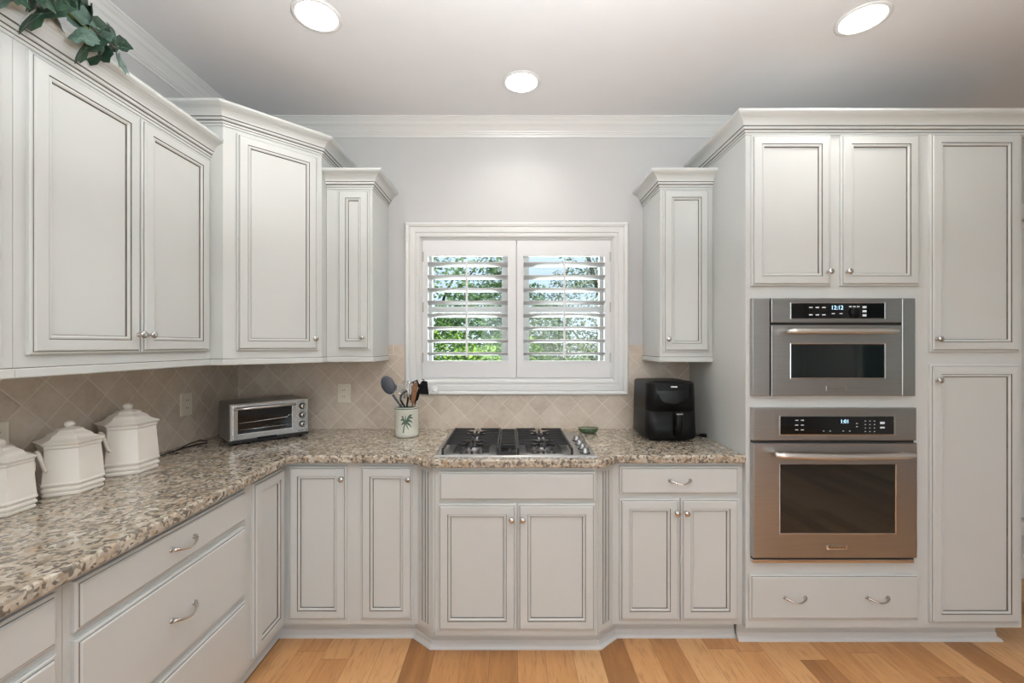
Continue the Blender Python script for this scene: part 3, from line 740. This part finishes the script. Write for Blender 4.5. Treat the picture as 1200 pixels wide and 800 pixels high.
# ------------------------------------------------------------------ canisters
def canister(x, y, R, H, label):
    t = thing('canister', label, 'canister', (x, y, .9145), 0, 'cream ceramic canisters along the left wall')
    pb = [(.93, 0), (.95, .012), (.95, .040), (.91, .048), (.91, .060), (.985, .075), (.985, .105), (.92, .118), (.92, .128), (1.0, .155), (1.0, .175), (.975, .19), (.875, .64), (.875, .655)]
    b = MB().lathe([(r*R, h*H) for r, h in pb], 6, ang0=PI/2, smooth=False); b.build('body', CERAM, t, bevel=.004, seg=3)
    pl = [(.875, .657), (.90, .67), (.90, .70), (.92, .71), (.985, .728), (.99, .738), (.90, .752), (.74, .775), (.66, .80), (.62, .825), (.56, .84), (.44, .865), (.38, .895), (.30, .905), (.18, .912), (.12, .925)]
    l = MB().lathe([(r*R, h*H) for r, h in pl], 6, ang0=PI/2, smooth=False).build('lid', CERAM, t, bevel=.003, seg=3)
    MB().lathe([(.07*R, .905*H), (.10*R, .925*H), (.145*R, .945*H), (.16*R, .965*H), (.145*R, .985*H), (.09*R, 1.002*H), (.001, 1.01*H)], 16).build('lid_knob', CERAM, l)
    for sg in (-1, 1):
        pp = [(.84, -106, .590), (.94, -103, .622), (1.02, -97, .632), (1.05, -91, .61), (1.05, -87, .55), (1.03, -85, .47), (.97, -84, .40), (.88, -84, .36)]
        MB().tube([(q*R*math.cos(R_(d)), -sg*q*R*math.sin(R_(d)), h*H) for q, d, h in pp], [.010, .0085, .0075, .007, .0065, .006, .0055, .005], 10).build('handle', CERAM, t)
canister(-1.566, -.885, .104, .272, 'tallest cream lidded canister, standing closest to the toaster oven')
canister(-1.566, -1.118, .096, .242, 'middle cream lidded canister between the tall and the short one')
canister(-1.570, -1.325, .084, .222, 'shortest cream lidded canister in front of the outlet at the left edge')

# ------------------------------------------------------------------ outlets
def outlet(loc, rz, wdt, kinds, label):
    t = thing('outlet_plate', label, 'outlet', loc, rz, 'cream outlet plates on the backsplash')
    MB().rings(-wdt/2, wdt/2, -.058, .058, 0, [(0, 0), (0, .003), (.003, .006)], [0, 0]).build('cover', PLATE, t)
    n = len(kinds)
    for i, k in enumerate(kinds):
        x = (i-(n-1)/2)*.046
        if k == 'duplex':
            for z in (-.020, .020):
                r = MB().lathe([(.0165, .006), (.0165, .0075), (.015, .008)], 20, c=(x, 0, z), axis='y').build('receptacle', PLATE, t)
                MB().box(x-.007, x-.0045, -.0086, -.008, z-.002, z+.007).box(x+.0045, x+.007, -.0086, -.008, z-.001, z+.006).lathe([(.0026, .008), (.0026, .0086)], 10, c=(x, 0, z-.008), axis='y').build('slots', SLOT, r)
        else:
            MB().box(x-.0165, x+.0165, -.0078, -.006, -.034, .034).build('rocker' if k == 'rocker' else 'receptacle', PLATE, t, bevel=.001)
            if k == 'gfci':
                for z in (-.020, .020): MB().box(x-.007, x-.0045, -.0084, -.0078, z-.003, z+.006).box(x+.0045, x+.007, -.0084, -.0078, z-.003, z+.006).build('slots', SLOT, t)
                MB().box(x-.010, x+.010, -.0086, -.0078, -.005, .005).build('reset_buttons', PLATE, t)
outlet((LX+TT, -1.275, 1.120), PI/2, .118, ('rocker', 'duplex'), 'cream double outlet plate behind the shortest canister')
outlet((LX+TT, -.430, 1.122), PI/2, .078, ('gfci',), 'cream outlet plate on the left wall just before the toaster oven')
outlet((-1.018, -TT, 1.131), 0, .080, ('gfci',), 'cream outlet plate on the window wall between toaster oven and utensil crock')

# ------------------------------------------------------------------ utensil crock
CX, CY, CZ0 = -.585, -.215, .9145
cr = thing('utensil_crock', 'cream ceramic crock with a green palm tree, left of the cooktop', 'crock', (CX, CY, CZ0))
MB().lathe([(.060, 0), (.066, .004), (.0665, .02), (.0665, .150), (.069, .156), (.069, .162), (.066, .165), (.061, .163), (.060, .15), (.060, .01), (.001, .008)], 32).build('pot', CROCK, cr)
MB().lathe([(.0695, .157), (.0700, .158), (.0700, .161), (.0695, .162)], 32).build('rim_band', PALMG, cr)
pm = MB()
def on_pot(u, z, r=.0672): a = -PI/2 + .22 + u/r; return (r*math.cos(a), r*math.sin(a), z)
def strip(pts):
    b0 = len(pm.v)
    for u, z, wd in pts: pm.v.append(on_pot(u, z-wd)); pm.v.append(on_pot(u, z+wd))
    for i in range(len(pts)-1): pm.face((b0+2*i, b0+2*i+2, b0+2*i+3, b0+2*i+1))
def stripv(pts):
    b0 = len(pm.v)
    for u, z, wd in pts: pm.v.append(on_pot(u-wd, z)); pm.v.append(on_pot(u+wd, z))
    for i in range(len(pts)-1): pm.face((b0+2*i, b0+2*i+2, b0+2*i+3, b0+2*i+1))
for du, dz, cv in ((.045, .020, .018), (.042, -.004, .014), (.036, -.028, .008), (.040, .042, .012), (-.020, .035, .010), (-.026, .012, .012), (-.022, -.014, .006), (.020, -.040, .002)):
    strip([(-.008+du*t, .085+dz*t+cv*math.sin(PI*t), .0042*math.sin(PI*(t*.85+.12))*1.5+.0006) for t in [i/9 for i in range(10)]])
stripv([(-.006, .125, .0015), (-.006, .105, .003), (-.008, .085, .0035), (-.014, .060, .003), (-.018, .030, .0035)])
pm.build('palm_decal', PALMG, cr)
def utensil(name, label, pts, r, mt, head=None, cat='utensil', flat=1.0):
    t = thing(name, label, cat, (CX, CY, CZ0), 0, 'kitchen utensils standing in the crock')
    MB().tube(pts, r, 8, flat=flat).build('handle', mt, t)
    if head: head(t)
    return t
def ell(c, rx, ry, rz, M3=None, seg=16):
    b = MB(); b.lathe([(max(.001, math.sin(PI*i/12)), -math.cos(PI*i/12)) for i in range(13)], seg)
    b.v = [(x*rx, y*ry, z*rz) for x, y, z in b.v]
    return b.xf(Matrix.Translation(c) @ (M3 or Matrix.Identity(4)))
utensil('cooking_spoon', 'dark grey cooking spoon with big oval bowl leaning left out of the crock', [(.02, 0, .02), (-.035, -.01, .175), (-.075, -.015, .235)], [.005, .006, .008], GREYP,
        lambda t: ell((-.100, -.018, .288), .038, .012, .055, Matrix.Rotation(R_(-24), 4, 'Y')).build('spoon_bowl', GREYP, t))
def lad(t):
    b = MB().tube([(-.034, -.008, .205), (-.028, -.012, .232), (-.004, -.02, .250), (.004, -.02, .262)], .006, 8); b.build('hook', GREYP, t)
utensil('ladle', 'black curved ladle between the grey spoon and the whisk', [(.03, .01, .02), (-.012, 0, .165), (-.034, -.008, .205)], .005, BLACKP, lad)
def metal_turner(t): MB().box(-.062, -.020, -.006, -.003, .242, .292).build('blade', STEELB, t, bevel=.004)
utensil('metal_turner', 'small steel turner seen behind the grey spoon', [(.0, .02, .02), (-.03, .0, .18), (-.04, -.004, .245)], .004, CHROME, metal_turner)
def whisk(t):
    for k in range(6):
        a = PI*k/6; pts = []
        for i in range(13):
            q = PI*i/12; pts.append((.012+.028*math.cos(q-PI/2+PI/2)*math.cos(a)*1.0, -.012+.028*math.cos(q)*math.sin(a), .215+.095*math.sin(q)))
        MB().tube(pts, .0026, 6).build('wire_loop', CHROME, t)
utensil('whisk', 'wire whisk standing upright in the middle of the crock', [(-.005, 0, .02), (.002, -.005, .17), (.010, -.010, .22)], [.004, .005, .006], BLACKP, whisk)
def slot_sp(t):
    b = MB().plate([-.022, -.012, -.006, .006, .012, .022], [0, .02, .08, .10], lambda i, j: not (i in (1, 3) and j == 1), -.002, .002)
    b.xf(Matrix.Translation((.042, -.022, .200)) @ Matrix.Rotation(R_(12), 4, 'Y')); b.build('blade', BLACKP, t, bevel=.003)
utensil('slotted_turner', 'black slotted turner behind the brown wooden spatula', [(.01, .01, .02), (.035, -.015, .16), (.042, -.02, .205)], .005, BLACKP, slot_sp)
def wsp(t):
    b = MB().prism([(-.013, -.055), (.010, -.060), (.018, .035), (.014, .058), (.000, .062), (-.012, .045)], -.003, .003)
    b.xf(Matrix.Translation((.048, -.034, .245)) @ Matrix.Rotation(R_(6), 4, 'Y') @ Matrix.Rotation(PI/2, 4, 'X')); b.build('blade', WOODU, t, bevel=.002)
utensil('wooden_spatula', 'reddish brown wooden spatula in front of the black turners', [(.02, -.02, .02), (.040, -.032, .16), (.045, -.034, .20)], .0045, WOODU, wsp)
def bsp(t):
    b = MB().prism([(-.032, 0), (.030, 0), (.016, .075), (-.016, .075)], -.002, .002)
    b.xf(Matrix.Translation((.098, -.016, .236)) @ Matrix.Rotation(R_(4), 4, 'Y') @ Matrix.Rotation(PI/2, 4, 'X')); b.build('blade', BLACKP, t, bevel=.003)
    MB().tube([(.080, -.018, .268), (.060, -.02, .315), (.030, -.02, .300)], [.010, .012, .008], 8, flat=.5).build('upper_arm', BLACKP, t)
utensil('black_spatula', 'black wide spatula leaning right out of the crock', [(.0, .01, .02), (.050, -.008, .165), (.062, -.012, .24), (.085, -.016, .30)], .0055, BLACKP, bsp)
def tongs(t): MB().tube([(.066, -.024, .205), (.078, -.026, .25), (.098, -.028, .285), (.104, -.028, .318), (.092, -.028, .322)], .006, 8, flat=.6).build('grip', BLACKP, t)
utensil('tongs', 'steel and black tongs at the right of the crock', [(.03, -.01, .02), (.052, -.02, .165), (.066, -.024, .205)], .0045, CHROME, tongs)

# white round cap on the lower window casing
k = MB().lathe([(.024, 0), (.026, .004), (.025, .010), (.016, .013), (.013, .011), (.011, .013), (.001, .014)], 24, c=(0, 0, 0), axis='y').build('suction_knob', WHITEP, loc=(-.462, -.030, 1.152))
tag(k, 'small round white knob stuck on the bottom of the window casing', 'knob')
# green oval trinket
gd = thing('spoon_rest', 'small dark green oval dish on the counter behind the cooktop knobs', 'dish', (.455, -.135, .9145), 0)
MB().lathe([(.036, 0), (.048, .005), (.057, .018), (.058, .026), (.055, .028), (.045, .020), (.001, .016)], 28, sx=1, sy=.62).build('bowl', GREEN, gd)
MB().lathe([(.0575, .0255), (.060, .027), (.0595, .031), (.056, .0285)], 28, sx=1, sy=.62).build('rim', GREEN, gd)

# ------------------------------------------------------------------ air fryer
af = thing('air_fryer', 'black air fryer on the counter under the right upper cabinet', 'air fryer', (.862, -.215, .9145))
def rr_poly(hx, hy, r, n=6):
    p = []
    for cx_, cy_, a0 in ((hx-r, hy-r, 0), (-hx+r, hy-r, 90), (-hx+r, -hy+r, 180), (hx-r, -hy+r, 270)):
        for i in range(n+1): a = R_(a0+90*i/n); p.append((cx_+r*math.cos(a), cy_+r*math.sin(a)))
    return p
def loft(levels, name, m, parent, n=6):
    b = MB(); k = 4*(n+1)
    for hx, hy, r, z in levels: b.v += [(x, y, z) for x, y in rr_poly(hx, hy, r, n)]
    for i in range(len(levels)-1):
        for q in range(k): b.face((i*k+q, i*k+(q+1) % k, (i+1)*k+(q+1) % k, (i+1)*k+q), 0, True)
    b.face(list(range(k))[::-1]); b.face([(len(levels)-1)*k+q for q in range(k)])
    return b.build(name, m, parent)
loft([(.112, .125, .05, 0), (.118, .130, .05, .010)], 'base', BLACKM, af)
loft([(.128, .147, .050, .010), (.137, .152, .050, .020), (.134, .150, .050, .158)], 'basket', BLACKP, af)
loft([(.133, .148, .055, .158), (.133, .148, .055, .161)], 'seam', BLACKM, af)
loft([(.134, .150, .050, .161), (.132, .149, .050, .24), (.130, .148, .050, .305), (.128, .146, .050, .311), (.122, .140, .045, .315), (.08, .10, .04, .319)], 'body', BLACKP, af)
b = MB(); n = 14
pts = [(-.085, .285)] + [(-.085*math.cos(PI*i/n)*1.0, .262-.062*math.sin(PI*i/n)) for i in range(n+1)] + [(.085, .285)]
pts = [(x, z) for x, z in pts]
b.v = [(x, -.1500 if z < .24 else -.1500+(z-.24)*.05, z) for x, z in pts] + [(x, -.146 + (z-.24)*.05, z) for x, z in pts]
k_ = len(pts); b.face(list(range(k_))); b.face([k_+i for i in range(k_)][::-1])
for i in range(k_): b.face((i, (i+1) % k_, k_+(i+1) % k_, k_+i))
b.build('control_screen', SCREEN, af)
loft([(.019, .022, .012, 0), (.020, .024, .012, .06), (.020, .024, .012, .115), (.018, .021, .01, .120)], 'handle', BLACKP, af).location = (.020, -.168, .038)
MB().box(.002, .036, -.196, -.186, .150, .156).build('handle_badge', STEELD, af)
MB().box(-.010, .024, -.1485, -.145, .288, .294).build('logo_plate', WHITEP, af)
tag(MB().tube([(.990, -.12, .919), (1.02, -.17, .919), (1.045, -.215, .920), (1.07, -.235, .920)], .0035, 8).box(1.062, 1.094, -.252, -.226, .9148, .930).build('power_cord', BLACKP), 'black cord and plug beside the air fryer, against the tall cabinet', 'cord')

# ------------------------------------------------------------------ ivy on the left upper cabinets
iv = thing('ivy_garland', 'trailing artificial ivy garland lying over the top of the left upper cabinets', 'plant', (-1.40, -1.42, 2.366))
IO = Vector((-1.40, -1.42, 2.366))
def stem(pts, r=.0025, m=BARK): MB().tube([tuple(Vector(p)-IO) for p in pts], r, 6).build('stem', m, iv)
main = [(-1.42, -2.1, 2.42), (-1.38, -1.9, 2.45), (-1.34, -1.70, 2.44), (-1.33, -1.55, 2.44), (-1.30, -1.42, 2.43), (-1.285, -1.32, 2.40), (-1.275, -1.25, 2.385)]
stem(main)
stem([(-1.30, -1.44, 2.425), (-1.285, -1.40, 2.395), (-1.28, -1.345, 2.385), (-1.275, -1.30, 2.370)], .0035, LEAFY)
stem([(-1.36, -1.60, 2.43), (-1.30, -1.55, 2.40), (-1.28, -1.52, 2.37)], .002)
LP = [(0, 0), (.16, -.14), (.40, -.18), (.46, .02), (.68, .08), (.56, .30), (.46, .44), (.36, .62), (.18, .80), (0, 1.02)]
def leaf(p, size, yaw, pitch, roll, m):
    b = MB(); L = LP + [(-x, y) for x, y in LP[-2:0:-1]]
    n = len(L); th = .0006/size
    for zt in (th, -th):
        b.v.append((0, .35, zt+.05))
        for x, y in L: b.v.append((x, y, zt - .28*abs(x)*abs(x) - .10*(y-.3)**2 + .03*math.sin(9*x+5*y)))
    for i in range(n):
        j_ = (i+1) % n
        b.face((0, 1+i, 1+j_), 0); b.face((n+1, n+2+j_, n+2+i), 0); b.face((1+i, n+2+i, n+2+j_, 1+j_), 0)
    for (x, y) in ((0, .95), (.55, .05), (-.55, .05), (.32, .55), (-.32, .55)):
        z0, z1 = .052+th, .012 - .28*x*x - .10*(y-.3)**2 + .05*(1-abs(y))
        d = Vector((x, y-.1)).normalized(); q = Vector((-d.y, d.x))*.013; k0 = len(b.v)
        b.v += [(q.x, .1+q.y, z0*.6), (-q.x, .1-q.y, z0*.6), (x*.9-q.x*.3, y*.9-q.y*.3, z1+.006), (x*.9+q.x*.3, y*.9+q.y*.3, z1+.006)]
        b.face((k0, k0+1, k0+2, k0+3), 1)
    M_ = Matrix.Translation(Vector(p)-IO) @ Matrix.Rotation(yaw, 4, 'Z') @ Matrix.Rotation(pitch, 4, 'X') @ Matrix.Rotation(roll, 4, 'Y') @ Matrix.Scale(size, 4)
    b.xf(M_); b.build('leaf', [m, VEIN], iv, recalc=False)
rnd = random.Random(11)
# leaf centres on the plane just in front of the crown
spots = [(-1.282, -1.526, 2.296, 0.072, LEAFP), (-1.277, -1.557, 2.311, 0.078, LEAFD), (-1.259, -1.507, 2.338, 0.072, LEAFD), (-1.282, -1.447, 2.314, 0.098, LEAFD), (-1.280, -1.417, 2.400, 0.078, LEAFD), (-1.276, -1.377, 2.416, 0.078, LEAFD), (-1.296, -1.341, 2.408, 0.065, LEAFD), (-1.279, -1.383, 2.381, 0.072, LEAFP), (-1.274, -1.359, 2.349, 0.058, LEAFP), (-1.265, -1.335, 2.376, 0.078, LEAFD), (-1.300, -1.270, 2.406, 0.058, LEAFD), (-1.290, -1.315, 2.311, 0.081, LEAFD), (-1.300, -1.264, 2.317, 0.065, LEAFD), (-1.265, -1.291, 2.348, 0.058, LEAFP), (-1.270, -1.249, 2.393, 0.055, LEAFD), (-1.303, -1.198, 2.400, 0.049, LEAFD), (-1.256, -1.241, 2.310, 0.042, LEAFP), (-1.257, -1.365, 2.308, 0.046, LEAFP), (-1.272, -1.428, 2.337, 0.072, LEAFD), (-1.274, -1.476, 2.335, 0.065, LEAFD), (-1.297, -1.376, 2.468, 0.078, LEAFD), (-1.304, -1.490, 2.379, 0.078, LEAFD), (-1.279, -1.346, 2.446, 0.058, LEAFD), (-1.302, -1.280, 2.372, 0.058, LEAFD)]
for x, y, z, sz, m in spots:
    leaf((x-.003, y-.015, z+.015), sz*1.22, R_(48)+rnd.uniform(-.5, .5), R_(62)+rnd.uniform(-.35, .35), rnd.uniform(-2.6, 2.6), m)
for i in range(16):
    y = -2.1+i*.045; leaf((-1.36+rnd.uniform(-.05, .05), y, 2.43+rnd.uniform(-.03, .05)), rnd.uniform(.05, .075), rnd.uniform(0, 6.28), rnd.uniform(.2, 1.2), rnd.uniform(-.5, .5), LEAFD)

# ------------------------------------------------------------------ ceiling lights
def can(x, y, label):
    t = thing('recessed_light', label, 'ceiling light', (x, y, CZ), 0, 'round recessed ceiling lights')
    MB().lathe([(.098, -.0005), (.098, -.004), (.090, -.007), (.082, -.006), (.080, -.0005)], 40).build('trim_ring', TRIMP, t)
    MB().lathe([(.081, -.0025), (.081, -.0045), (.06, -.006), (.001, -.0065)], 40).build('lens', LENS, t)
    l = light('lamp', 'SPOT', (0, 0, -.02), (0, 0, 0), CAN_POWER*1.0, (1, .95, .88), spot_size=R_(150), spot_blend=.8, shadow_soft_size=.08)
    l.parent = t
can(-.800, -.868, 'glowing recessed ceiling light above the left counter')
can(.058, -.417, 'glowing recessed ceiling light above the window')
can(1.472, -.850, 'glowing recessed ceiling light in front of the tall oven cabinet')
can(-.80, -2.9, 'added recessed fill light, unseen behind the camera on the left')  # unseen can, added to give the room more light
can(1.47, -2.9, 'added recessed fill light, unseen behind the camera on the right')  # likewise added out of view for room light

# ------------------------------------------------------------------ garden outside
tag(MB().box(-30, 30, -30, 60, -.45, -.40).build('lawn', GRASS), 'green lawn outside the kitchen window', 'lawn', kind='stuff')
def foliage(name, label, cat, c, rx, ry, rz, n, size, m, trunk=0, seed=1, group=None):
    rn = random.Random(seed); t = thing(name, label, cat, (c[0], c[1], -.40), 0, group); b = MB()
    for _ in range(n):
        while True:
            d = Vector((rn.gauss(0, 1), rn.gauss(0, 1), rn.gauss(0, 1))).normalized()
            if d.y < .5: break
        rad = rn.uniform(.72, 1.05)*(1+.18*math.sin(d.x*7+seed)*math.cos(d.z*6))
        p = Vector((d.x*rx*rad, d.y*ry*rad, c[2]+.40+d.z*rz*rad))
        if p.z < .02: continue
        u = Vector((rn.gauss(0, 1), rn.gauss(0, 1), rn.gauss(0, .6))).normalized(); w_ = u.cross(d+Vector((.1, .2, .3))).normalized()
        s_ = size*rn.uniform(.6, 1.3); b0 = len(b.v)
        b.v += [tuple(p-u*s_), tuple(p+w_*s_*.45), tuple(p+u*s_), tuple(p-w_*s_*.45)]
        b.face((b0, b0+1, b0+2, b0+3))
    b.build('foliage', m, t, recalc=False)
    b = MB(); top = c[2]+.40
    b.tube([(0, 0, 0), (.03, 0, top*.5), (-.02, 0, top)], [max(.05, rx*.08), max(.04, rx*.06), .02], 8)
    for k in range(7):
        a = rn.uniform(0, 6.28); q = Vector((math.cos(a)*rx*.8, math.sin(a)*ry*.8, top+rn.uniform(-.2, .7)*rz)); b.tube([(0, 0, top*.6), tuple((q+Vector((0, 0, top*.8)))*.5), tuple(q)], [.035, .022, .008], 6)
    b.build('trunk', BARK, t)
    return t
gs = 'shrubs close to the kitchen window'; gt = 'trees beyond the kitchen window'
foliage('shrub', 'bright green shrub low behind the left shutter', 'shrub', (-.55, 2.2, .70), .95, .6, .85, 8000, .032, LF1, seed=3, group=gs)
foliage('shrub', 'bright green and yellow shrub behind the middle of the window', 'shrub', (.05, 4.1, .9), .65, .5, .65, 5000, .034, LF1, seed=4, group=gs)
foliage('shrub', 'olive green shrub low behind the right shutter', 'shrub', (1.05, 3.0, .75), .80, .6, .85, 5000, .032, LF3, seed=5, group=gs)
foliage('tree', 'dark green leafy tree behind the left shutter', 'tree', (-1.6, 5.7, 2.3), 1.8, 1.2, 1.9, 14000, .05, LF2, seed=6, group=gt)
foliage('tree', 'olive tree behind the lower right shutter louvers', 'tree', (2.3, 8.4, 1.7), 1.9, 1.2, 1.9, 12000, .045, LF3, seed=7, group=gt)
foliage('tree', 'thin-leaved tree showing sky through its branches, upper right of the window', 'tree', (1.65, 4.6, 3.2), 1.0, .7, .9, 1500, .04, LF3, seed=8, group=gt)
foliage('tree', 'distant green tree at the centre of the view outside', 'tree', (-.1, 12.6, 2.0), 2.2, 1.6, 1.8, 9000, .07, LF2, seed=9, group=gt)
